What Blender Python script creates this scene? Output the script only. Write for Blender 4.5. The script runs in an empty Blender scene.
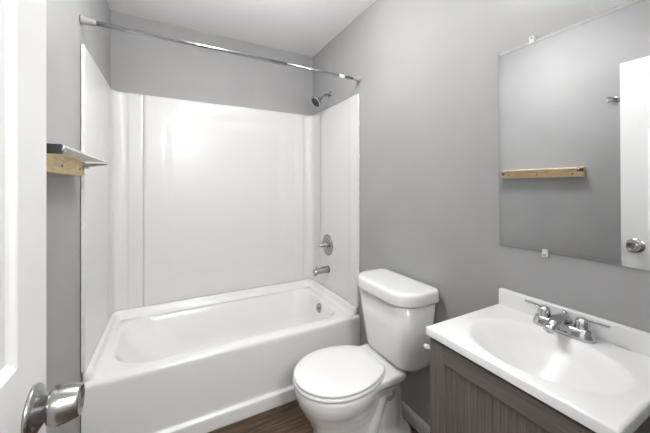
import bpy, bmesh, math, random
from mathutils import Vector, Matrix
random.seed(4)
C = bpy.context.scene
COL = C.collection
PI = math.pi

# ------------------------------------------------------------------ camera, world, lights, exposure
CX, CZ = 0.357, 1.300
cam_d = bpy.data.cameras.new('camera'); cam = bpy.data.objects.new('camera', cam_d); COL.objects.link(cam)
cam.location = (CX, 0.0, CZ)
cam.rotation_euler = (PI/2, 0, -math.radians(28.07))
cam_d.sensor_fit = 'HORIZONTAL'; cam_d.sensor_width = 36.0
cam_d.lens = 36.0*290.6/650
cam_d.shift_y = -30.5/650
cam_d.clip_start = 0.02
C.camera = cam
w = bpy.data.worlds.new('world'); C.world = w; w.use_nodes = True
w.node_tree.nodes['Background'].inputs[0].default_value = (0.9, 0.95, 1, 1)
w.node_tree.nodes['Background'].inputs[1].default_value = 0.25
C.view_settings.view_transform = 'Standard'; C.view_settings.look = 'None'
C.view_settings.gamma = 1.0; C.view_settings.use_curve_mapping = False
C.view_settings.exposure = 2.34
VANITY_W = 1.1     # strength of the glass globes over the mirror
CEIL_FILL_W = 11.0        # strength of the added fill globe under the ceiling
HALL_FILL_W = 12.5       # strength of the fill globe added in the hall behind the camera

# ------------------------------------------------------------------ materials
def mat(name, col, rough=0.5, metal=0.0, spec=None, coat=0.0, emit=None, es=0.0, trans=0.0, ior=None):
    m = bpy.data.materials.new(name); m.use_nodes = True
    b = m.node_tree.nodes['Principled BSDF']
    b.inputs['Base Color'].default_value = (*col, 1); b.inputs['Roughness'].default_value = rough
    b.inputs['Metallic'].default_value = metal
    if spec is not None: b.inputs['Specular IOR Level'].default_value = spec
    b.inputs['Coat Weight'].default_value = coat
    b.inputs['Transmission Weight'].default_value = trans
    if ior: b.inputs['IOR'].default_value = ior
    if emit: b.inputs['Emission Color'].default_value = (*emit, 1); b.inputs['Emission Strength'].default_value = es
    return m
def nodes(m): return m.node_tree.nodes, m.node_tree.links, m.node_tree.nodes['Principled BSDF']
def bump(m, scale, dist, detail=3.0, stretch=(1, 1, 1), rough_var=None):
    N, L, b = nodes(m)
    tc = N.new('ShaderNodeTexCoord'); mp = N.new('ShaderNodeMapping'); mp.inputs['Scale'].default_value = stretch
    nz = N.new('ShaderNodeTexNoise'); nz.inputs['Scale'].default_value = scale; nz.inputs['Detail'].default_value = detail
    bp = N.new('ShaderNodeBump'); bp.inputs['Distance'].default_value = dist; bp.inputs['Strength'].default_value = 1.0
    L.new(tc.outputs['Object'], mp.inputs[0]); L.new(mp.outputs[0], nz.inputs[0]); L.new(nz.outputs[0], bp.inputs['Height'])
    L.new(bp.outputs[0], b.inputs['Normal'])
    return nz
def mottled(m, c0, c1, scale, stretch=(1, 1, 1), detail=4.0, lo=0.35, hi=0.65):
    N, L, b = nodes(m)
    tc = N.new('ShaderNodeTexCoord'); mp = N.new('ShaderNodeMapping'); mp.inputs['Scale'].default_value = stretch
    nz = N.new('ShaderNodeTexNoise'); nz.inputs['Scale'].default_value = scale; nz.inputs['Detail'].default_value = detail
    cr = N.new('ShaderNodeValToRGB')
    cr.color_ramp.elements[0].position = lo; cr.color_ramp.elements[0].color = (*c0, 1)
    cr.color_ramp.elements[1].position = hi; cr.color_ramp.elements[1].color = (*c1, 1)
    L.new(tc.outputs['Object'], mp.inputs[0]); L.new(mp.outputs[0], nz.inputs[0]); L.new(nz.outputs[0], cr.inputs[0])
    L.new(cr.outputs[0], b.inputs['Base Color'])

M = {}
M['wall'] = mat('grey_wall_paint', (0.40, 0.40, 0.405), 0.62, spec=.35); mottled(M['wall'], (0.365, 0.365, 0.367), (0.39, 0.39, 0.392), 3); bump(M['wall'], 260, 0.0006)
M['ceiling'] = mat('ceiling_paint', (0.90, 0.90, 0.90), 0.9); bump(M['ceiling'], 120, 0.002)
M['hall'] = mat('hall_paint', (0.36, 0.355, 0.35), 0.7); bump(M['hall'], 200, 0.0005)
M['trim'] = mat('white_trim_paint', (0.78, 0.78, 0.78), 0.35); bump(M['trim'], 60, 0.0003)
M['door'] = mat('white_door_paint', (0.76, 0.765, 0.77), 0.38); bump(M['door'], 40, 0.0004, stretch=(6, 6, 0.4))
M['acrylic'] = mat('white_acrylic', (0.83, 0.829, 0.827), 0.25, coat=0.2); bump(M['acrylic'], 5, 0.0012, 1.0)
M['surround'] = mat('white_surround_plastic', (0.735, 0.734, 0.732), 0.30, coat=0.12); bump(M['surround'], 4, 0.0035, 1.0, stretch=(1, 1, .5))
M['porcelain'] = mat('white_porcelain', (0.83, 0.83, 0.828), 0.09, coat=0.3); bump(M['porcelain'], 6, 0.0004, 1.0)
M['seat'] = mat('white_seat_plastic', (0.82, 0.82, 0.82), 0.25); bump(M['seat'], 30, 0.0001)
M['marble'] = mat('white_cultured_marble', (0.80, 0.80, 0.80), 0.3, coat=0.12); bump(M['marble'], 5, 0.0004, 1.0)
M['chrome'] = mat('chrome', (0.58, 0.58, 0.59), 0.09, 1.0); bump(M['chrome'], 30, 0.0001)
M['dark_chrome'] = mat('shaded_chrome', (0.42, 0.42, 0.43), 0.14, 1.0); bump(M['dark_chrome'], 30, 0.0001)  # chrome with the dark reflections put into its base colour
M['nickel'] = mat('brushed_nickel', (0.43, 0.42, 0.41), 0.24, 1.0); bump(M['nickel'], 40, 0.00004, stretch=(8, 1, 1))
M['mirror'] = mat('mirror_silver', (0.86, 0.865, 0.87), 0.015, 1.0); bump(M['mirror'], 2, 0.00001)
M['mirror_edge'] = mat('mirror_bevel', (0.80, 0.81, 0.81), 0.03, 1.0); bump(M['mirror_edge'], 20, 0.00001)
M['clip'] = mat('clear_plastic_clip', (0.92, 0.92, 0.92), 0.15, trans=0.25, ior=1.45); bump(M['clip'], 30, 0.0001)
M['glass'] = mat('frosted_glass', (0.88, 0.90, 0.90), 0.3, trans=0.45, ior=1.3); bump(M['glass'], 30, 0.0002)
M['dark'] = mat('dark_grey_metal', (0.07, 0.07, 0.072), 0.45, 0.5); bump(M['dark'], 60, 0.0004)
M['rubber'] = mat('grey_rubber', (0.33, 0.32, 0.31), 0.6); bump(M['rubber'], 80, 0.0003)
M['caulk'] = mat('white_caulk', (0.82, 0.82, 0.81), 0.5); bump(M['caulk'], 90, 0.002)
M['sticker'] = mat('white_sticker', (0.9, 0.9, 0.9), 0.5); bump(M['sticker'], 90, 0.0001)
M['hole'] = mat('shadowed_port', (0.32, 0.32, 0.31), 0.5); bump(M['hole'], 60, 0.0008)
M['lamp'] = mat('lamp_glass', (1, 1, 1), 0.4, emit=(1.0, 0.985, 0.96), es=VANITY_W)
M['ceiling_fill'] = mat('ceiling_fill_glow', (1, 1, 1), 0.4, emit=(1.0, 0.99, 0.97), es=CEIL_FILL_W)
M['hall_fill'] = mat('hall_fill_glow', (1, 1, 1), 0.4, emit=(1.0, 0.99, 0.97), es=HALL_FILL_W)
for k in ('lamp', 'ceiling_fill', 'hall_fill'): bump(M[k], 20, 0.0001)

def pine():
    m = mat('pine_wood', (0.7, 0.5, 0.26), 0.5); N, L, b = nodes(m)
    tc = N.new('ShaderNodeTexCoord'); mp = N.new('ShaderNodeMapping'); mp.inputs['Scale'].default_value = (6, 1.0, 6)
    wv = N.new('ShaderNodeTexNoise'); wv.inputs['Scale'].default_value = 9; wv.inputs['Detail'].default_value = 3; wv.inputs['Distortion'].default_value = 1.2
    cr = N.new('ShaderNodeValToRGB')
    cr.color_ramp.elements[0].position = .3; cr.color_ramp.elements[0].color = (0.74, 0.52, 0.24, 1)
    cr.color_ramp.elements[1].position = .6; cr.color_ramp.elements[1].color = (0.92, 0.73, 0.42, 1)
    L.new(tc.outputs['Object'], mp.inputs[0]); L.new(mp.outputs[0], wv.inputs[0]); L.new(wv.outputs[0], cr.inputs[0]); L.new(cr.outputs[0], b.inputs['Base Color'])
    return m
M['pine'] = pine()

def grey_wood(horizontal=False):
    m = mat('grey_brown_laminate' + ('_rail' if horizontal else ''), (0.13, 0.11, 0.095), 0.5); N, L, b = nodes(m)
    tc = N.new('ShaderNodeTexCoord'); mp = N.new('ShaderNodeMapping')
    mp.inputs['Scale'].default_value = (1, 1.2, 45) if horizontal else (1, 45, 1.2)
    n = N.new('ShaderNodeTexNoise'); n.inputs['Scale'].default_value = 5; n.inputs['Detail'].default_value = 5; n.inputs['Roughness'].default_value = .65
    cr = N.new('ShaderNodeValToRGB')
    cr.color_ramp.elements[0].position = .28; cr.color_ramp.elements[0].color = (0.092, 0.079, 0.068, 1)
    cr.color_ramp.elements[1].position = .72; cr.color_ramp.elements[1].color = (0.190, 0.166, 0.145, 1)
    bp = N.new('ShaderNodeBump'); bp.inputs['Distance'].default_value = .0008
    L.new(tc.outputs['Object'], mp.inputs[0]); L.new(mp.outputs[0], n.inputs[0]); L.new(n.outputs[0], cr.inputs[0])
    L.new(cr.outputs[0], b.inputs['Base Color']); L.new(n.outputs[0], bp.inputs['Height']); L.new(bp.outputs[0], b.inputs['Normal'])
    return m
M['laminate'] = grey_wood(); M['laminate_h'] = grey_wood(True)

def floor_mat():
    m = mat('wood_plank_floor', (0.15, 0.1, 0.07), 0.55, spec=.3); N, L, b = nodes(m)
    tc = N.new('ShaderNodeTexCoord')
    br = N.new('ShaderNodeTexBrick'); br.inputs['Scale'].default_value = 1.0
    br.inputs['Brick Width'].default_value = 1.2; br.inputs['Row Height'].default_value = 0.145
    br.inputs['Mortar Size'].default_value = 0.0012; br.inputs['Mortar'].default_value = (0.03, 0.02, 0.015, 1)
    br.inputs['Color1'].default_value = (0.0, 0.0, 0.0, 1); br.inputs['Color2'].default_value = (1, 1, 1, 1); br.inputs['Bias'].default_value = 0.0
    mp = N.new('ShaderNodeMapping'); mp.inputs['Scale'].default_value = (1.2, 14, 1)
    n = N.new('ShaderNodeTexNoise'); n.inputs['Scale'].default_value = 4; n.inputs['Detail'].default_value = 7; n.inputs['Roughness'].default_value = .65; n.inputs['Distortion'].default_value = .6
    cr = N.new('ShaderNodeValToRGB'); e = cr.color_ramp.elements
    e[0].position = .25; e[0].color = (0.022, 0.013, 0.008, 1); e[1].position = .80; e[1].color = (0.19, 0.125, 0.078, 1)
    x = e.new(.5); x.color = (0.070, 0.044, 0.028, 1)
    ad = N.new('ShaderNodeMath'); ad.operation = 'MULTIPLY_ADD'; ad.inputs[1].default_value = .16; 
    L.new(br.outputs['Color'], ad.inputs[0]); L.new(n.outputs[0], ad.inputs[2])
    mx = N.new('ShaderNodeMixRGB'); mx.inputs[2].default_value = (0.03, 0.02, 0.015, 1)
    L.new(tc.outputs['Object'], br.inputs[0]); L.new(tc.outputs['Object'], mp.inputs[0]); L.new(mp.outputs[0], n.inputs[0])
    L.new(ad.outputs[0], cr.inputs[0]); L.new(cr.outputs[0], mx.inputs[1]); L.new(br.outputs['Fac'], mx.inputs[0]); L.new(mx.outputs[0], b.inputs['Base Color'])
    bp = N.new('ShaderNodeBump'); bp.inputs['Distance'].default_value = .0006; L.new(n.outputs[0], bp.inputs['Height']); L.new(bp.outputs[0], b.inputs['Normal'])
    return m
M['floor'] = floor_mat()

# ------------------------------------------------------------------ helpers
def world_of(o):
    m = o.matrix_basis.copy()
    return m if o.parent is None else world_of(o.parent) @ o.matrix_parent_inverse @ m
def obj(name, bm, m, parent=None, smooth=False, bevel=0.0, seg=2, sub=0, recalc=True, angle=40):
    if recalc: bmesh.ops.recalc_face_normals(bm, faces=bm.faces)
    me = bpy.data.meshes.new(name); bm.to_mesh(me); bm.free()
    o = bpy.data.objects.new(name, me); COL.objects.link(o)
    me.materials.append(m)
    if parent is not None:
        o.parent = parent; o.matrix_parent_inverse = world_of(parent).inverted()
    if smooth or bevel:
        for p in me.polygons: p.use_smooth = True
    if bevel:
        md = o.modifiers.new('bevel', 'BEVEL'); md.width = bevel; md.segments = seg; md.limit_method = 'ANGLE'; md.angle_limit = math.radians(angle)
        md.harden_normals = False
        wn = o.modifiers.new('wn', 'WEIGHTED_NORMAL'); wn.keep_sharp = False
    if sub:
        md = o.modifiers.new('sub', 'SUBSURF'); md.levels = sub; md.render_levels = sub
    return o
def thing(name, label, cat, loc=(0, 0, 0), group=None):
    o = bpy.data.objects.new(name, None); COL.objects.link(o); o.location = loc; o.empty_display_size = .05
    o['label'] = label; o['category'] = cat
    if group: o['group'] = group
    bpy.context.view_layer.update()
    return o
def tag(o, label, cat, group=None):
    o['label'] = label; o['category'] = cat
    if group: o['group'] = group
    return o
def struct(name, bm, m, **k):
    o = obj(name, bm, m, **k); o['kind'] = 'structure'; return o
def box(bm, x0, x1, y0, y1, z0, z1):
    v = [bm.verts.new((x, y, z)) for z in (z0, z1) for x, y in ((x0, y0), (x1, y0), (x1, y1), (x0, y1))]
    for f in ((3, 2, 1, 0), (4, 5, 6, 7), (0, 1, 5, 4), (1, 2, 6, 5), (2, 3, 7, 6), (3, 0, 4, 7)): bm.faces.new([v[i] for i in f])
    return bm
def B(*a): return box(bmesh.new(), *a)
def loft(bm, rings, closed=True, cap0=True, cap1=True):
    vs = [[bm.verts.new(p) for p in r] for r in rings]
    n = len(vs[0])
    for a, b in zip(vs, vs[1:]):
        for i in range(n if closed else n-1):
            j = (i+1) % n
            bm.faces.new((a[i], a[j], b[j], b[i]))
    if cap0: bm.faces.new(list(reversed(vs[0])))
    if cap1: bm.faces.new(vs[-1])
    return bm
def frame(axis):
    z = Vector(axis).normalized(); x = z.orthogonal().normalized(); y = z.cross(x); return x, y, z
def lathe(bm, origin, axis, prof, n=40, cap0=True, cap1=True):
    o = Vector(origin); x, y, z = frame(axis)
    rings = [[o + z*h + (x*math.cos(2*PI*i/n) + y*math.sin(2*PI*i/n))*r for i in range(n)] for h, r in prof]
    return loft(bm, rings, True, cap0, cap1)
def tube(bm, pts, rad, n=20):
    pts = [Vector(p) for p in pts]; rr = rad if isinstance(rad, (list, tuple)) else [rad]*len(pts)
    rings = []; t0 = (pts[1]-pts[0]).normalized(); x = t0.orthogonal().normalized()
    for i, p in enumerate(pts):
        t = (pts[min(i+1, len(pts)-1)] - pts[max(i-1, 0)]).normalized()
        x = (x - t*x.dot(t)).normalized(); y = t.cross(x)
        rings.append([p + (x*math.cos(2*PI*k/n) + y*math.sin(2*PI*k/n))*rr[i] for k in range(n)])
    return loft(bm, rings)
def rrect(x0, x1, y0, y1, r, z, nc=8, ns=6):
    """points of a rounded rectangle; r = one radius, or four (x0y0, x1y0, x1y1, x0y1)"""
    if not isinstance(r, (list, tuple)): r = [r]*4
    cs = [(x0+r[0], y0+r[0], PI, r[0]), (x1-r[1], y0+r[1], 1.5*PI, r[1]), (x1-r[2], y1-r[2], 0, r[2]), (x0+r[3], y1-r[3], .5*PI, r[3])]
    arcs = [[(cx+q*math.cos(a+.5*PI*i/nc), cy+q*math.sin(a+.5*PI*i/nc)) for i in range(nc+1)] for cx, cy, a, q in cs]
    pts = []
    for k in range(4):
        a, b = arcs[k][-1], arcs[(k+1) % 4][0]
        pts += arcs[k]
        for i in range(1, ns): t = i/ns; pts.append((a[0]+(b[0]-a[0])*t, a[1]+(b[1]-a[1])*t))
    return [Vector((px, py, z)) for px, py in pts]
def ss(a, b, t):
    t = max(0., min(1., (t-a)/(b-a))); return t*t*(3-2*t)

RW, RY, RZ = 1.524, 2.43, 2.494      # room width, back wall, ceiling
FY = -0.03                            # inner face of the wall with the door
# ------------------------------------------------------------------ the setting
bm = B(-1.2, 2.6, -1.6, RY+.1, -0.05, 0); struct('floor', bm, M['floor'])
bm = B(-1.2, 2.6, -1.6, RY+.1, RZ, RZ+.05); struct('ceiling', bm, M['ceiling'])
struct('wall_left', B(-.1, 0, FY, RY+.1, 0, RZ), M['wall'])
struct('wall_right', B(RW, RW+.1, FY, RY+.1, 0, RZ), M['wall'])
struct('wall_back', B(0, RW, RY, RY+.1, 0, RZ), M['wall'])
bm = bmesh.new()
box(bm, -.1, .095, FY-.11, FY, 0, RZ); box(bm, .905, RW+.1, FY-.11, FY, 0, RZ); box(bm, .095, .905, FY-.11, FY, 2.11, RZ)
struct('wall_front', bm, M['wall'])
struct('wall_hall', B(-1.2, 2.6, -1.6, -1.5, 0, RZ), M['hall'])
struct('wall_hall_left', B(-1.3, -1.2, -1.6, FY-.11, 0, RZ), M['hall'])
struct('wall_hall_right', B(2.6, 2.7, -1.6, FY-.11, 0, RZ), M['hall'])
bm = bmesh.new()
box(bm, .095, .109, FY-.11, FY, 0, 2.11); box(bm, .891, .905, FY-.11, FY, 0, 2.11); box(bm, .109, .891, FY-.11, FY, 2.096, 2.11)
box(bm, .900, .955, FY, FY+.012, 0, 2.16)
struct('trim_1', bm, M['trim'], bevel=.002)
bm = bmesh.new()
prof = [(0, 0), (-.012, 0), (-.012, .062), (-.009, .070), (-.003, .078), (0, .078)]
loft(bm, [[Vector((RW+a, y, z)) for a, z in prof] for y in (0.70, 1.655)])
struct('baseboard_right', bm, M['trim'])
struct('baseboard_front', B(.956, RW, FY, FY+.012, 0, .078), M['trim'])

# ------------------------------------------------------------------ door, standing open
def door_leaf():
    bm = bmesh.new()
    X1, X0 = .147, .112; Y0, Y1 = -.022, .746; Z0, Z1 = .008, 2.052
    pan = []
    for a, b in ((.095, .335), (.386, .626)):
        a += -.0; b += 0
        for z0, z1 in ((.22, .80), (1.015, 1.63), (1.73, 1.95)): pan.append((Y0+ (a) if False else a-.0+0, b, z0, z1))
    def hgt(y, z):
        for a, b, c, d in pan:
            e = min(y-a, b-y, z-c, d-z)
            if e > 0:
                if e < .014: return -.009*ss(0, .014, e)
                if e < .022: return -.009
                return -.009 + .0075*ss(.022, .055, e)
        return 0
    def cuts(lo, hi, marks):
        s = {lo, hi}
        for m_, sg in marks:
            for e in (0, .004, .009, .014, .022, .03, .04, .055): s.add(round(m_+sg*e, 5))
        s = sorted(x for x in s if lo <= x <= hi); out = [s[0]]
        for x in s[1:]:
            if x-out[-1] > .0015: out.append(x)
        return out
    ys = cuts(Y0, Y1, [(p[0], 1) for p in pan] + [(p[1], -1) for p in pan])
    zs = cuts(Z0, Z1, [(p[2], 1) for p in pan] + [(p[3], -1) for p in pan])
    g = [[bm.verts.new((X1+hgt(y, z), y, z)) for y in ys] for z in zs]
    for i in range(len(zs)-1):
        for j in range(len(ys)-1): bm.faces.new((g[i][j], g[i][j+1], g[i+1][j+1], g[i+1][j]))
    bd = [g[0][j] for j in range(len(ys))] + [g[i][-1] for i in range(1, len(zs))] + [g[-1][j] for j in range(len(ys)-2, -1, -1)] + [g[i][0] for i in range(len(zs)-2, 0, -1)]
    bk = [bm.verts.new((X0, v.co.y, v.co.z)) for v in bd]
    n = len(bd)
    for i in range(n): bm.faces.new((bd[(i+1) % n], bd[i], bk[i], bk[(i+1) % n]))
    bm.faces.new(bk)
    return bm
door = struct('door_1', door_leaf(), M['door'])
bm = bmesh.new()
ko = (.147, .680, .910)
lathe(bm, ko, (1, 0, 0), [(0, .043), (.003, .0435), (.006, .042), (.010, .034), (.016, .0235), (.021, .018), (.026, .0155), (.034, .0148), (.040, .0148)])
obj('rosette', bm, M['nickel'], door, smooth=True)
bm = bmesh.new()
lathe(bm, (ko[0]+.022, ko[1], ko[2]), (1, 0, 0), [(0, .0145), (.0005, .022), (.002, .028), (.005, .0315), (.009, .033), (.018, .0320), (.030, .0298), (.040, .0275), (.043, .0265), (.045, .0250), (.0445, .0235), (.041, .0200), (.038, .012), (.0375, .004)])
obj('door_knob', bm, M['nickel'], door, smooth=True)
bm = bmesh.new(); lathe(bm, (ko[0]+.058, ko[1], ko[2]), (1, 0, 0), [(0, .006), (.004, .006), (.005, .004)], 20); obj('privacy_button', bm, M['nickel'], door, smooth=True)
bm = B(.118, .141, .746, .748, .88, .94); obj('latch_plate', bm, M['nickel'], door, bevel=.0006)

# ------------------------------------------------------------------ bathtub
tub = thing('bathtub', 'white alcove bathtub with smooth front apron between the side walls', 'bathtub', (RW/2, 2.05, 0))
TY = 1.668
xa, xb, yb = .004, RW-.004, RY-.004
R_ = []
def outer(y0, z, e=0.): return rrect(xa, xb, y0, yb, .004, z, 10, 14)
R_ += [outer(1.642, 0.0), outer(1.642, .004), outer(1.642, .062), outer(1.6425, .068), outer(1.6445, .0725), outer(1.650, .0755), outer(1.656, .077), outer(1.6605, .080), outer(1.662, .087), outer(1.662, .095), outer(1.662, .20),
       outer(1.664, .33), outer(1.666, .360), outer(1.6655, .378), outer(1.668, .389), outer(1.673, .3965), outer(1.682, .400)]
def inner(x0, x1, y0, y1, r, z): return rrect(x0, x1, y0, y1, r, z, 10, 14)
rr = [.20, .13, .13, .20]
R_ += [inner(.075, 1.425, 1.735, 2.372, rr, .4015), inner(.082, 1.418, 1.742, 2.366, rr, .3995), inner(.090, 1.412, 1.750, 2.360, rr, .393), inner(.098, 1.405, 1.757, 2.352, rr, .380),
       inner(.115, 1.398, 1.764, 2.342, rr, .35), inner(.165, 1.385, 1.775, 2.325, rr, .28), inner(.240, 1.368, 1.788, 2.308, rr, .20), inner(.310, 1.348, 1.803, 2.292, [.19, .12, .12, .19], .13),
       inner(.345, 1.330, 1.820, 2.272, [.17, .11, .11, .17], .105), inner(.385, 1.300, 1.85, 2.245, [.15, .1, .1, .15], .092), inner(.46, 1.24, 1.90, 2.20, .09, .088)]
bm = loft(bmesh.new(), R_, True, True, True)
obj('tub_body', bm, M['acrylic'], tub, smooth=True)
# raised rim lip running round the three wall sides
def upath(off, rad=.05, n=8, y0=1.690):
    """plan of the three wall sides, moved inwards by off: list of (point, inward normal, running length)"""
    x0, x1, y1 = off, RW-off, RY-off
    r = max(rad-off, .006)
    P = []
    for i in range(13): t = i/12; P.append(((x0, y0+(y1-r-y0)*t), (1, 0)))
    for i in range(1, n): a = PI-.5*PI*i/n; P.append(((x0+r+r*math.cos(a), y1-r+r*math.sin(a)), (-math.cos(a), -math.sin(a))))
    for i in range(41): t = i/40; P.append(((x0+r+(x1-x0-2*r)*t, y1), (0, -1)))
    for i in range(1, n): a = .5*PI-.5*PI*i/n; P.append(((x1-r+r*math.cos(a), y1-r+r*math.sin(a)), (-math.cos(a), -math.sin(a))))
    for i in range(13): t = i/12; P.append(((x1, y1-r-(y1-r-y0)*t), (-1, 0)))
    return P
bm = bmesh.new()
lp = [(.003, .395), (.075, .395), (.068, .4015), (.052, .405), (.042, .411), (.036, .422), (.033, .436), (.028, .446), (.020, .451), (.003, .452)]
P = upath(.002, y0=1.690, rad=.075)
loft(bm, [[Vector((p[0]+n[0]*d, p[1]+n[1]*d, z)) for d, z in lp] for p, n in P])
obj('wall_lip', bm, M['acrylic'], tub, smooth=True)
bm = bmesh.new()
lathe(bm, (1.398, 2.045, .338), (-1, 0, .14), [(-.01, .035), (.004, .037), (.009, .034), (.011, .024), (.011, .01)], 32)
op = obj('overflow_plate', bm, M['nickel'], tub, smooth=True)
bm = bmesh.new(); tube(bm, [(1.388, 2.045, .343), (1.376, 2.045, .338), (1.370, 2.045, .330)], .004, 12); obj('trip_lever', bm, M['nickel'], op, smooth=True)
bm = bmesh.new(); lathe(bm, (1.18, 2.05, .086), (0, 0, 1), [(0, .034), (.004, .034), (.006, .028), (.004, .02)], 32); obj('tub_drain', bm, M['chrome'], tub, smooth=True)

# ------------------------------------------------------------------ tub surround
sur = thing('tub_surround', 'glossy white plastic wall surround panels above the bathtub', 'shower surround', (RW/2, RY, .45))
ZT = 1.943
def back_relief(x, z):
    """height of the moulded relief of the long back panel"""
    e = min(x-.335, 1.235-x, z-.56, 1.86-z)
    # rounded corners of the embossed field
    cx = min(x-.335, 1.235-x); cz = min(1.86-z, z-.56)
    if cx < .15 and cz < .15: e = .15-math.hypot(.15-cx, .15-cz)
    return .008 + .007*(1-ss(-.03, .06, e))
def sheet(bm, P, zs, dep):
    """solid sheet following plan points P with thickness dep(i, z)"""
    A = [[bm.verts.new((p[0]+n[0]*dep(i, z), p[1]+n[1]*dep(i, z), z)) for i, (p, n) in enumerate(P)] for z in zs]
    Bk = [[bm.verts.new((p[0], p[1], z)) for i, (p, n) in enumerate(P)] for z in zs]
    m_, n_ = len(zs), len(P)
    for i in range(m_-1):
        for j in range(n_-1):
            bm.faces.new((A[i][j], A[i][j+1], A[i+1][j+1], A[i+1][j])); bm.faces.new((Bk[i][j], Bk[i+1][j], Bk[i+1][j+1], Bk[i][j+1]))
        bm.faces.new((A[i][0], A[i+1][0], Bk[i+1][0], Bk[i][0])); bm.faces.new((A[i][-1], Bk[i][-1], Bk[i+1][-1], A[i+1][-1]))
    for j in range(n_-1):
        bm.faces.new((A[0][j], Bk[0][j], Bk[0][j+1], A[0][j+1])); bm.faces.new((A[-1][j], A[-1][j+1], Bk[-1][j+1], Bk[-1][j]))
    return bm
zs = [.4525, .46] + [.475+.0125*i for i in range(116)] + [1.92, ZT-.006, ZT-.002, ZT]
def topround(z): return -.004*ss(ZT-.006, ZT, z)
P = [((.19+(1.375-.19)*i/90, RY-.002), (0, -1)) for i in range(91)]
bm = sheet(bmesh.new(), P, zs, lambda i, z: max(.003, back_relief(P[i][0][0], z)+topround(z)+.006 - (.006 if i in (0, 90) else 0)))
obj('back_panel', bm, M['surround'], sur, smooth=True)
# corner towers
def tower(side):
    pts = []; r = .075
    g = lambda x: x if side < 0 else RW-x
    sx = 1 if side < 0 else -1
    y1 = RY-.002
    for y in (2.26, 2.264, 2.27, 2.30, 2.33): pts.append(((g(.002), y), (sx, 0)))
    n = 9
    for i in range(n+1):
        a = PI-.5*PI*i/n
        pts.append(((g(.002+r+r*math.cos(a)), y1-r+r*math.sin(a)), (-math.cos(a)*sx, -math.sin(a))))
    for x in (.085, .095, .101, .106, .115, .14, .17, .186, .1895, .190): pts.append(((g(x), y1), (0, -1)))
    def dep(i, z):
        p = pts[i][0]; xl = p[0] if side < 0 else RW-p[0]
        d = .016
        if i <= 4: d = (.0145, .0146, .0148, .0155, .016)[i]
        if xl > .0995 and i > 14: d = .0225 if xl > .104 else .019
        if i >= len(pts)-2: d = (.0215, .018)[i-(len(pts)-2)]
        return d + topround(z)
    return sheet(bmesh.new(), pts, zs, dep)
obj('corner_panel', tower(-1), M['surround'], sur, smooth=True)
obj('corner_panel', tower(1), M['surround'], sur, smooth=True)
# end panels
def endp(side):
    x0 = .002 if side < 0 else RW-.002; sx = 1 if side < 0 else -1
    ys_ = [1.676, 1.6765, 1.680, 1.71, 1.74, 1.775, 1.785, 1.79, 1.795, 1.82] + [1.86+.04*i for i in range(10)] + [2.262]
    pts = [((x0, y), (sx, 0)) for y in ys_]
    def dep(i, z):
        y = ys_[i]
        d = .010 + (.006*(1-ss(1.775, 1.795, y))+.0045*ss(2.208, 2.258, y) if side > 0 else .004)
        if i == 0: d = .012
        return d + topround(z)
    return sheet(bmesh.new(), pts, zs, dep)
obj('end_panel', endp(-1), M['surround'], sur, smooth=True)
obj('end_panel', endp(1), M['surround'], sur, smooth=True)
for x, s in ((.0, 1), (RW, -1)):   # rough bead of caulk down each front edge
    pts, rad = [], []
    for i in range(70):
        z = .457+(1.938-.457)*i/69
        pts.append((x+s*(.0055+random.uniform(-.0008, .0008)), 1.6745+random.uniform(-.001, .001), z)); rad.append(random.uniform(.0018, .0034))
    obj('caulk_bead', tube(bmesh.new(), pts, rad, 8), M['caulk'], sur, smooth=True)

# ------------------------------------------------------------------ shower fittings
rod = thing('shower_curtain_rod', 'thin chrome tension rod spanning the alcove above the bathtub', 'curtain rod', (RW/2, 1.671, 2.043))
ry, rz = 1.671, 2.043
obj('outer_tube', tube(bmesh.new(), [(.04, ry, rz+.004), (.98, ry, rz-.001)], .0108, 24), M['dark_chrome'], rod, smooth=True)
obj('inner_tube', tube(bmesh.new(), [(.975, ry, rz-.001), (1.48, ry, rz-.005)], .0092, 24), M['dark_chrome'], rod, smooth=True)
for x, s in ((.0015, 1), (RW-.0015, -1)):
    bm = lathe(bmesh.new(), (x, ry, rz+.004*s), (s, 0, 0), [(0, .020), (.006, .020), (.010, .0165), (.05, .0140), (.058, .0120)], 28)
    obj('rubber_end', bm, M['rubber'], rod, smooth=True)
bm = tube(bmesh.new(), [(1.355, ry, rz-.0042), (1.395, ry, rz-.0044)], .0100, 24); obj('sticker', bm, M['sticker'], rod, smooth=True)

sh = thing('showerhead', 'small chrome shower head on a bent arm above the surround', 'shower head', (RW, 2.09, 2.045))
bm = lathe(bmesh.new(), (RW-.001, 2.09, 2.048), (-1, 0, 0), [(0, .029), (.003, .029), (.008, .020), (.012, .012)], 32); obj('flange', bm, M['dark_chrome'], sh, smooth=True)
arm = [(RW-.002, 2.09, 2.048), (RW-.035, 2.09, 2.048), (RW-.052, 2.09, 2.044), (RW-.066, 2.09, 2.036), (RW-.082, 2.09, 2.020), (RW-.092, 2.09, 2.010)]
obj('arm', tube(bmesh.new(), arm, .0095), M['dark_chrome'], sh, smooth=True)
ax = Vector((-.72, -.05, -.62)).normalized(); o_ = Vector((RW-.086, 2.09, 2.016))
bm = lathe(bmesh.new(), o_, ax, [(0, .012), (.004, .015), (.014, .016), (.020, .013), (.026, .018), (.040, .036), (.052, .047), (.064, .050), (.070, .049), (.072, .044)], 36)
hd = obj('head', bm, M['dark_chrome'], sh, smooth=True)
bm = lathe(bmesh.new(), o_+ax*.0715, ax, [(0, .040), (.003, .038), (.004, .026), (.002, .023), (.003, .008)], 36)
obj('spray_face', bm, M['dark'], hd, smooth=True)

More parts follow.
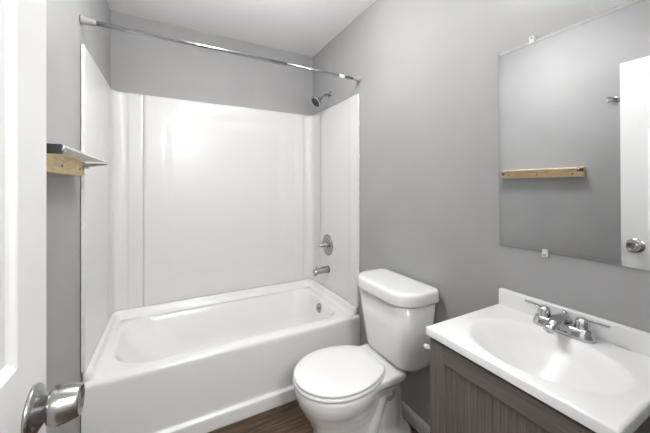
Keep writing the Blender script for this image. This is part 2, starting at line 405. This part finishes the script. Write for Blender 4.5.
vx = RW-.0125
vl = thing('shower_valve', 'round brushed nickel shower valve plate with a short lever on surround', 'faucet valve', (RW, 2.115, .81))
bm = lathe(bmesh.new(), (vx, 2.115, .812), (-1, 0, 0), [(0, .088), (.004, .088), (.009, .083), (.013, .066), (.014, .04)], 48); obj('escutcheon', bm, M['nickel'], vl, smooth=True)
bm = lathe(bmesh.new(), (vx-.012, 2.115, .812), (-1, 0, 0), [(0, .030), (.012, .026), (.024, .022), (.040, .018), (.052, .014), (.068, .008), (.072, .003)], 32); obj('handle', bm, M['nickel'], vl, smooth=True)
bm = lathe(bmesh.new(), (vx-.030, 2.115, .812), (-.25, -.7, -.2), [(0, .009), (.03, .008), (.05, .010), (.055, .006)], 20); obj('lever', bm, M['nickel'], vl, smooth=True)
sp = thing('tub_spout', 'brushed nickel tub spout under the round valve', 'spout', (RW, 2.11, .61))
pts = [(vx, 2.11, .612), (vx-.03, 2.11, .612), (vx-.07, 2.11, .610), (vx-.105, 2.11, .606), (vx-.125, 2.11, .600), (vx-.133, 2.11, .594)]
bm = tube(bmesh.new(), pts, [.030, .027, .0245, .0235, .022, .016], 28)
lathe(bm, (vx-.115, 2.11, .600), (0, 0, -1), [(0, .017), (.020, .0165), (.024, .014)], 24)
obj('spout_body', bm, M['nickel'], sp, smooth=True)
bm = lathe(bmesh.new(), (vx-.112, 2.11, .622), (0, 0, 1), [(0, .004), (.014, .004), (.016, .008), (.023, .008), (.026, .004)], 20); obj('diverter_knob', bm, M['nickel'], sp, smooth=True)

# ------------------------------------------------------------------ toilet
TC = 1.21
toi = thing('toilet', 'white two-piece toilet with closed round lid beside the bathtub', 'toilet', (1.2, TC, 0))
def egg(xf, xb, hw, z, cx=None, n=48, p=2.0, yc=TC, pb=None):
    cx = xf+hw*1.15 if cx is None else cx
    pb = pb or p; out = []
    for i in range(n):
        a = 2*PI*i/n; c, s = math.cos(a), math.sin(a)
        e = p if c < 0 else pb
        ex = abs(c)**(2/e)*(1 if c > 0 else -1); ey = abs(s)**(2/e)*(1 if s > 0 else -1)
        out.append(Vector((cx+(xb-cx)*ex if c > 0 else cx+(cx-xf)*ex, yc+hw*ey, z)))
    return out
bm = loft(bmesh.new(), [egg(.905, 1.33, .112, 0, 1.10, p=2.4, pb=4), egg(.905, 1.33, .112, .02, 1.10, p=2.4, pb=4), egg(.935, 1.33, .090, .05, 1.10, p=2.2, pb=4), egg(.95, 1.33, .085, .12, 1.09, p=2.2, pb=4),
      egg(.945, 1.32, .093, .17, 1.09), egg(.920, 1.31, .118, .22, 1.08), egg(.890, 1.30, .148, .27, 1.07), egg(.868, 1.30, .172, .315, 1.06), egg(.858, 1.30, .181, .35, 1.055), egg(.857, 1.30, .182, .375, 1.055), egg(.862, 1.295, .178, .386, 1.055)])
# rear deck carrying the tank
def rbox(bm, x0, x1, y0, y1, z0, z1, r): return loft(bm, [rrect(x0+.01, x1-.01, y0+.01, y1-.01, r, z0), rrect(x0, x1, y0, y1, r, z0+.012), rrect(x0, x1, y0, y1, r, z1-.008), rrect(x0+.008, x1-.008, y0+.008, y1-.008, r, z1)])
loft(bm, [rrect(1.12, 1.36, TC-.09, TC+.09, .04, .27), rrect(1.14, 1.375, TC-.13, TC+.13, .04, .335), rrect(1.15, 1.385, TC-.155, TC+.155, .035, .365), rrect(1.15, 1.385, TC-.155, TC+.155, .035, .388), rrect(1.158, 1.378, TC-.149, TC+.149, .03, .397)])
# rear column and foot
loft(bm, [rrect(1.08, 1.465, TC-.118, TC+.118, .05, 0), rrect(1.08, 1.465, TC-.118, TC+.118, .05, .045), rrect(1.10, 1.455, TC-.108, TC+.108, .05, .065), rrect(1.27, 1.44, TC-.080, TC+.080, .04, .085), rrect(1.29, 1.43, TC-.075, TC+.075, .035, .20), rrect(1.27, 1.41, TC-.085, TC+.085, .035, .36)])
# trapway bulge
for s in (-1, 1):
    tp = [(1.00, .115), (1.04, .10), (1.10, .085), (1.17, .085), (1.22, .115), (1.25, .17), (1.275, .23), (1.305, .27), (1.34, .265), (1.36, .21), (1.365, .14), (1.36, .05)]
    tube(bm, [(x, TC+s*.052, z) for x, z in tp], [.03, .036, .042, .045, .045, .041, .038, .038, .038, .038, .038, .038], 16)
bowl = obj('bowl', bm, M['porcelain'], toi, smooth=True)
md = bowl.modifiers.new('remesh', 'REMESH'); md.mode = 'VOXEL'; md.voxel_size = .0055; md.use_smooth_shade = True
md = bowl.modifiers.new('smooth', 'SMOOTH'); md.factor = .6; md.iterations = 9
for s in (-1, 1):
    bm = lathe(bmesh.new(), (1.322, TC+s*.086, .262), (-.1, s, .05), [(0, .026), (.005, .026), (.007, .023), (.003, .019), (.001, .01)], 24); obj('side_port', bm, M['hole'], toi, smooth=True)
    bm = lathe(bmesh.new(), (1.225, TC+s*.094, .066), (0, 0, 1), [(-.022, .014), (0, .014), (.008, .012), (.013, .006)], 20); obj('bolt_cap', bm, M['porcelain'], toi, smooth=True)
SX = 1.288
def dring(e, z, xf=.853, hw=.184):
    """seat outline: round front, narrower straight back edge"""
    out = []
    n = 56; a0 = math.radians(31)
    cx = 1.066
    for i in range(n+1):
        a = a0 + (2*PI-2*a0)*i/n
        rx = (cx-xf-e) if math.cos(a) < 0 else .259-e
        out.append(Vector((cx+rx*math.cos(a), TC+(hw-e)*math.sin(a), z)))
    y1 = .0948-e
    out.append(Vector((SX-e, TC-y1, z)))
    for k in range(1, 6): out.append(Vector((SX-e, TC-y1+2*y1*k/6, z)))
    out.append(Vector((SX-e, TC+y1, z)))
    return out
bm = loft(bmesh.new(), [dring(.006, .3885), dring(.000, .392), dring(0, .402), dring(.005, .4065)]); obj('seat', bm, M['seat'], toi, smooth=True)
bm = loft(bmesh.new(), [dring(.008, .4085), dring(.003, .411), dring(.002, .419), dring(.005, .4235), dring(.012, .4262), dring(.05, .4285), dring(.08, .4292)]); obj('seat_lid', bm, M['seat'], toi, smooth=True)
for s in (-1, 1):
    bm = loft(bmesh.new(), [rrect(1.2885, 1.300, TC+s*.06-.018, TC+s*.06+.018, .004, z) for z in (.396, .402)] + [rrect(1.290, 1.299, TC+s*.06-.016, TC+s*.06+.016, .003, .405)]); obj('hinge', bm, M['seat'], toi, smooth=False, bevel=.002)
# tank
def tk(e, t, z):   # t 0 bottom .. 1 top
    x0 = 1.330+(1.283-1.330)*t + e; y0 = 1.015+(0.978-1.015)*t + e; y1 = 1.375+(1.387-1.375)*t - e; x1 = 1.500 - e
    return rrect(x0, x1, y0, y1, [.075, .03, .03, .075], z, 10, 8)
bm = loft(bmesh.new(), [tk(.03, 0, .402), tk(.012, 0, .408), tk(.003, 0, .420), tk(0, .06, .44), tk(0, .5, .58), tk(0, 1, .750)]); obj('tank', bm, M['porcelain'], toi, smooth=True)
def tl(e, z): return rrect(1.266+e, 1.511-e, .962+e, 1.398-e, [.105-e*.9, .04-e*.4, .04-e*.4, .105-e*.9], z, 12, 8)
bm = loft(bmesh.new(), [tl(.010, .746), tl(.001, .747), tl(.0, .751), tl(.001, .788), tl(.003, .797), tl(.007, .8025), tl(.014, .805), tl(.030, .8062), tl(.06, .8068)]); obj('tank_lid', bm, M['porcelain'], toi, smooth=True)

# ------------------------------------------------------------------ vanity
VF, VY0, VY1 = 1.112, .228, .683
van = thing('vanity_cabinet', 'grey-brown wood grain vanity cabinet under the white sink top', 'cabinet', (1.3, .455, 0))
bm = bmesh.new()
P_ = [rrect(VF+.020, RW-.004, VY0, VY1, .0005, z, 1, 1) for z in (.09, .808)] + [rrect(VF+.032, RW-.016, VY0+.014, VY1-.014, .0005, z, 1, 1) for z in (.808, .105)]
loft(bm, P_)
obj('carcass', bm, M['laminate'], van)
bm = B(VF+.075, RW-.004, VY0+.002, VY1-.002, 0, .0895); obj('toe_kick', bm, M['laminate'], van)
bm = bmesh.new(); xs0, xs1 = VF, VF+.019; S = .056; dz0, dz1 = .096, .800; dy0, dy1 = VY0+.001, VY1-.001
dr = thing('cabinet_door', 'x', 'x', (VF, dy0, dz0)); del dr['label']; del dr['category']; dr.parent = van; dr.matrix_parent_inverse = Matrix.Translation(-van.location)
for yr in (dy0, dy1-S): obj('door_stile', B(xs0, xs1, yr, yr+S, dz0, dz1), M['laminate'], dr, bevel=.0015)
for zr in (dz0, dz1-S): obj('door_rail', B(xs0+.0002, xs1, dy0+S, dy1-S, zr, zr+S), M['laminate_h'], dr, bevel=.0012)
bm = bmesh.new()
a, b_ = dy0+S, dy1-S; prof = []
nb = 16; wd = (b_-a)/nb
for k in range(nb):
    y = a+k*wd; prof += [(y, .0096), (y+.0010, .0085), (y+wd-.0010, .0085)]
prof.append((b_, .0096))
g0 = [[bm.verts.new((VF+d, y, z)) for y, d in prof] for z in (dz0+S, dz1-S)]
for j in range(len(prof)-1): bm.faces.new((g0[0][j], g0[1][j], g0[1][j+1], g0[0][j+1]))
box(bm, VF+.0116, VF+.0185, a, b_, dz0+S, dz1-S)
obj('bead_panel', bm, M['laminate'], dr)
bm = lathe(bmesh.new(), (VF, dy0+.028, .60), (-1, 0, 0), [(0, .006), (.012, .006), (.016, .013), (.024, .014), (.027, .010)], 24); obj('pull_knob', bm, M['nickel'], dr, smooth=True)
bm = lathe(bmesh.new(), (1.155, VY1, .734), (0, 1, 0), [(0, .010), (.004, .010), (.008, .005), (.044, .005), (.048, .009), (.055, .010), (.060, .007)], 24)
kn = obj('side_knob', bm, M['seat'], van, smooth=True); kn['label'] = 'small white knob on the cabinet side facing the toilet'

top = thing('vanity_sink', 'glossy white vanity top with oval basin and low backsplash', 'sink', (1.3, .455, .81))
bm = bmesh.new()
X0, X1, Y0, Y1, ZC, ZB = 1.104, RW-.003, .222, .690, .837, .811
BX, BY, AX, AY, DP = 1.286, .450, .147, .190, .118
def basin(x, y):
    r = math.hypot((x-BX)/AX, (y-BY)/AY)
    t = 1.04-r
    return -DP*(.15*ss(0, .35, t)+.85*ss(-.05, .95, t)-.85*ss(-.05, .95, 0))/(1-.85*ss(-.05, .95, 0)) if t > 0 else 0
nx, ny = 110, 122
g = [[bm.verts.new((X0+(X1-X0)*i/nx, Y0+(Y1-Y0)*j/ny, ZC+basin(X0+(X1-X0)*i/nx, Y0+(Y1-Y0)*j/ny))) for j in range(ny+1)] for i in range(nx+1)]
for i in range(nx):
    for j in range(ny): bm.faces.new((g[i][j], g[i+1][j], g[i+1][j+1], g[i][j+1]))
bd = [g[i][0] for i in range(nx+1)] + [g[nx][j] for j in range(1, ny+1)] + [g[i][ny] for i in range(nx-1, -1, -1)] + [g[0][j] for j in range(ny-1, 0, -1)]
# rounded edge: pull the border ring down slightly, then skirt
for v in bd: v.co.z -= .0018
lo = [bm.verts.new((min(max(v.co.x, X0), X1) + (-.0012 if v.co.x <= X0+1e-6 else 0), v.co.y + (-.0012 if v.co.y <= Y0+1e-6 else .0012 if v.co.y >= Y1-1e-6 else 0), ZC-.004)) for v in bd]
lo2 = [bm.verts.new((v.co.x, v.co.y, ZB)) for v in lo]
for r1, r2 in ((bd, lo), (lo, lo2)):
    for i in range(len(bd)):
        j = (i+1) % len(bd); bm.faces.new((r1[j], r1[i], r2[i], r2[j]))
basin_o = obj('countertop', bm, M['marble'], top, smooth=True)
bm = B(RW-.024, RW-.002, Y0, Y1, ZC-.003, .8965); obj('backsplash', bm, M['marble'], top, bevel=.004, seg=3)
bm = lathe(bmesh.new(), (BX, BY, ZC-DP-.005), (0, 0, 1), [(0, .022), (.004, .022), (.006, .018), (.004, .014), (.007, .012), (.008, .004)], 32); obj('sink_drain', bm, M['chrome'], top, smooth=True)

fx, fy, fz = 1.466, .463, ZC+.0003
fa = thing('sink_faucet', 'chrome two-handle faucet with flat levers behind the sink basin', 'faucet', (fx, fy, fz))
def stad(e, z, hx=.030, hy=.083): return rrect(fx-hx+e, fx+hx-e, fy-hy+e, fy+hy-e, hx-e-.0005, z, 10, 6)
bm = loft(bmesh.new(), [stad(0, fz), stad(0, fz+.008), stad(.002, fz+.012), stad(.004, fz+.018), stad(.007, fz+.027), stad(.012, fz+.031)])
obj('faucet_base', bm, M['chrome'], fa, smooth=True)
# spout: oval section sweeping forward
def oval(c, t, hw, hh, n=24):
    t = Vector(t).normalized(); y = Vector((0, 1, 0)); u = t.cross(y).normalized()
    return [Vector(c)+y*hw*math.cos(2*PI*i/n)+u*hh*math.sin(2*PI*i/n) for i in range(n)]
bm = loft(bmesh.new(), [oval((fx+.018, fy, fz+.020), (-.2, 0, 1), .020, .014), oval((fx+.012, fy, fz+.034), (-.5, 0, 1), .022, .014), oval((fx-.004, fy, fz+.042), (-1, 0, .35), .021, .014), oval((fx-.030, fy, fz+.041), (-1, 0, -.1), .019, .013),
        oval((fx-.060, fy, fz+.035), (-1, 0, -.3), .017, .011), oval((fx-.085, fy, fz+.027), (-1, 0, -.4), .016, .010), oval((fx-.093, fy, fz+.023), (-1, 0, -.5), .012, .007)])
obj('spout', bm, M['chrome'], fa, smooth=True)
bm = lathe(bmesh.new(), (fx-.080, fy, fz+.026), (0, 0, -1), [(0, .010), (.012, .010), (.014, .008)], 20); obj('aerator', bm, M['chrome'], fa, smooth=True)
for s in (-1, 1):
    hy = fy+s*.051
    bm = lathe(bmesh.new(), (fx, hy, fz+.018), (0, 0, 1), [(0, .024), (.004, .0235), (.008, .0205), (.016, .0190), (.028, .0185), (.036, .0165), (.040, .012), (.041, .006)], 12)
    hn = obj('handle', bm, M['chrome'], fa, smooth=True)
    bm = loft(bmesh.new(), [[Vector((fx+.002+dx*wd_, hy+s*dy, fz+h+dzz)) for dx, dzz in ((-1, 0), (1, 0), (1, .0045), (-1, .0045))] for dy, wd_, h in ((0, .010, .0505), (.02, .009, .0515), (.052, .006, .054), (.062, .005, .055))])
    obj('lever', bm, M['chrome'], hn, bevel=.0012)
    bm = lathe(bmesh.new(), (fx, hy, fz+.0555), (0, 0, 1), [(0, .012), (.003, .011), (.005, .005)], 16); obj('cap', bm, M['chrome'], hn, smooth=True)
bm = lathe(bmesh.new(), (fx+.022, fy+.004, fz+.010), (0, 0, 1), [(0, .0028), (.034, .0028), (.037, .006), (.042, .0075), (.046, .006), (.048, .002)], 16); obj('lift_rod', bm, M['chrome'], fa, smooth=True)

# ------------------------------------------------------------------ mirror
mx = RW-.0065
mi = thing('wall_mirror', 'frameless rectangular mirror clipped to the grey wall above the sink', 'mirror', (RW, .393, 1.0675))
MY0, MY1, MZ0, MZ1 = .088, .698, 1.0675, 1.825
TILT = .0086
def mring(x, e): return [Vector((x - (z-MZ0)*TILT, y, z)) for y, z in ((MY0+e, MZ0+e), (MY1-e, MZ0+e), (MY1-e, MZ1-e), (MY0+e, MZ1-e))]
bm = loft(bmesh.new(), [mring(RW-.0025, 0), mring(mx+.0010, 0), mring(mx+.00088, .013)], cap0=True, cap1=False)
obj('mirror_edge', bm, M['mirror_edge'], mi)
bm = loft(bmesh.new(), [mring(mx+.0012, .0131), mring(mx+.00085, .0131)]); obj('mirror_glass', bm, M['mirror'], mi)
def clip(y, z, s):
    mx = RW-.0065 - (z-MZ0)*TILT
    bm = bmesh.new()
    box(bm, mx-.004, RW-.0012, y-.008, y+.008, z+(.001 if s > 0 else -.016), z+(.016 if s > 0 else -.001))
    box(bm, mx-.004, mx-.0006, y-.008, y+.008, z-(.010 if s > 0 else .001), z+(.001 if s > 0 else .010))
    c = obj('mirror_clip', bm, M['clip'], mi, bevel=.0012)
    bm = lathe(bmesh.new(), (mx-.004, y, z+s*.009), (-1, 0, 0), [(0, .004), (.0015, .0035)], 16); obj('screw', bm, M['nickel'], c, smooth=True)
clip(.536, MZ0, -1); clip(.16, MZ0, -1); clip(.574, MZ1, 1); clip(.216, MZ1, 1)

# ------------------------------------------------------------------ board and glass shelf on the left wall
bm = B(.001, .036, .975, 1.575, 1.343, 1.415)
bo = thing('wooden_board', 'pale pine board screwed to the grey wall behind the door', 'board', (0, 1.26, 1.346))
obj('plank', bm, M['pine'], bo, bevel=.002)
for y in (1.04, 1.28, 1.50):
    bm = lathe(bmesh.new(), (.036, y, 1.368), (1, 0, 0), [(-.001, .005), (.001, .005), (.002, .003)], 16); obj('screw', bm, M['dark'], bo, smooth=True)
shf = thing('glass_shelf', 'narrow frosted glass shelf on metal brackets above the pine board', 'shelf', (.06, 1.26, 1.40))
bm = B(.037, .112, .986, 1.545, 1.4015, 1.4075); obj('glass_plate', bm, M['glass'], shf, bevel=.0008)
bm = B(.0365, .112, .974, .986, 1.383, 1.4075); br = obj('bracket', bm, M['dark'], shf, bevel=.001)  # chrome bracket, coloured dark to stand in for what it reflects
br['label'] = 'metal bracket with its dark reflection put into the colour'
bm = lathe(bmesh.new(), (.112, .980, 1.394), (1, 0, 0), [(0, .009), (.005, .008), (.006, .004)], 20); obj('bracket_cap', bm, M['chrome'], br, smooth=True)
bm = loft(bmesh.new(), [[Vector((x, yy, zz)) for yy, zz in ((1.552, 1.396-h), (1.562, 1.396-h), (1.562, 1.396), (1.552, 1.396))] for x, h in ((.038, .018), (.055, .016), (.075, .012), (.10, .008), (.116, .006))])
br = obj('bracket', bm, M['chrome'], shf, bevel=.001)
bm = lathe(bmesh.new(), (.0365, 1.553, 1.384), (1, 0, 0), [(0, .017), (.004, .017), (.006, .012), (.018, .011), (.020, .006)], 24); obj('mounting_post', bm, M['chrome'], br, smooth=True)

hk = thing('robe_hook', 'small chrome double robe hook on the grey wall behind the door', 'hook', (0, .80, 1.86))
bm = lathe(bmesh.new(), (.001, .805, 1.862), (1, 0, 0), [(0, .021), (.004, .021), (.007, .014)], 24); obj('wall_plate', bm, M['chrome'], hk, smooth=True)
for dz in (.010, -.010):
    bm = tube(bmesh.new(), [(.006, .805, 1.862+dz*.4), (.018, .815, 1.862+dz), (.028, .832, 1.862+dz), (.036, .842, 1.862+dz*1.4)], [.007, .006, .0055, .0075], 12); obj('prong', bm, M['chrome'], hk, smooth=True)

# ------------------------------------------------------------------ lamps out of frame: vanity bar, then two added fill globes
vlx = thing('vanity_light', 'chrome wall lamp bar with two white glass globes above the mirror', 'lamp', (RW, .43, 2.12))
bm = B(RW-.03, RW-.001, .12, .58, 2.09, 2.17); obj('backplate', bm, M['chrome'], vlx, bevel=.006)
for y in (.22, .48):
    bm = lathe(bmesh.new(), (RW-.03, y, 2.13), (-1, 0, 0), [(0, .018), (.065, .018), (.07, .03)], 24); hd = obj('socket', bm, M['chrome'], vlx, smooth=True)
    bm = bmesh.new(); bmesh.ops.create_uvsphere(bm, u_segments=32, v_segments=20, radius=.085); bmesh.ops.translate(bm, verts=bm.verts, vec=(RW-.158, y, 2.13))
    obj('globe', bm, M['lamp'], vlx, smooth=True)
LX, LY = .70, 1.20
cl = thing('ceiling_fill_light', 'added white fill globe under the bathroom ceiling, out of view', 'lamp', (LX, LY, RZ))  # unseen globe added to brighten tub, back wall and ceiling
bm = lathe(bmesh.new(), (LX, LY, RZ-.0005), (0, 0, -1), [(0, .09), (.015, .09), (.022, .02), (.11, .02), (.115, .055), (.13, .055)], 40); obj('fill_mount', bm, M['trim'], cl, smooth=True)
bm = lathe(bmesh.new(), (LX, LY, RZ-.115), (0, 0, -1), [(0, .06), (.012, .10), (.035, .125), (.065, .13), (.095, .12), (.12, .09), (.135, .05), (.14, .015)], 48); obj('fill_globe', bm, M['ceiling_fill'], cl, smooth=True)
hl = thing('hall_fill_light', 'added white fill globe hanging in the hall, out of view', 'lamp', (.55, -.75, RZ))  # unseen globe added as front fill through the doorway, acting like a flash
bm = lathe(bmesh.new(), (.55, -.75, RZ-.0005), (0, 0, -1), [(0, .06), (.02, .055), (.03, .006), (.27, .006)], 32); obj('cord', bm, M['trim'], hl, smooth=True)
bm = bmesh.new(); bmesh.ops.create_uvsphere(bm, u_segments=40, v_segments=24, radius=.19); bmesh.ops.translate(bm, verts=bm.verts, vec=(.55, -.75, RZ-.46))
obj('fill_globe', bm, M['hall_fill'], hl, smooth=True)
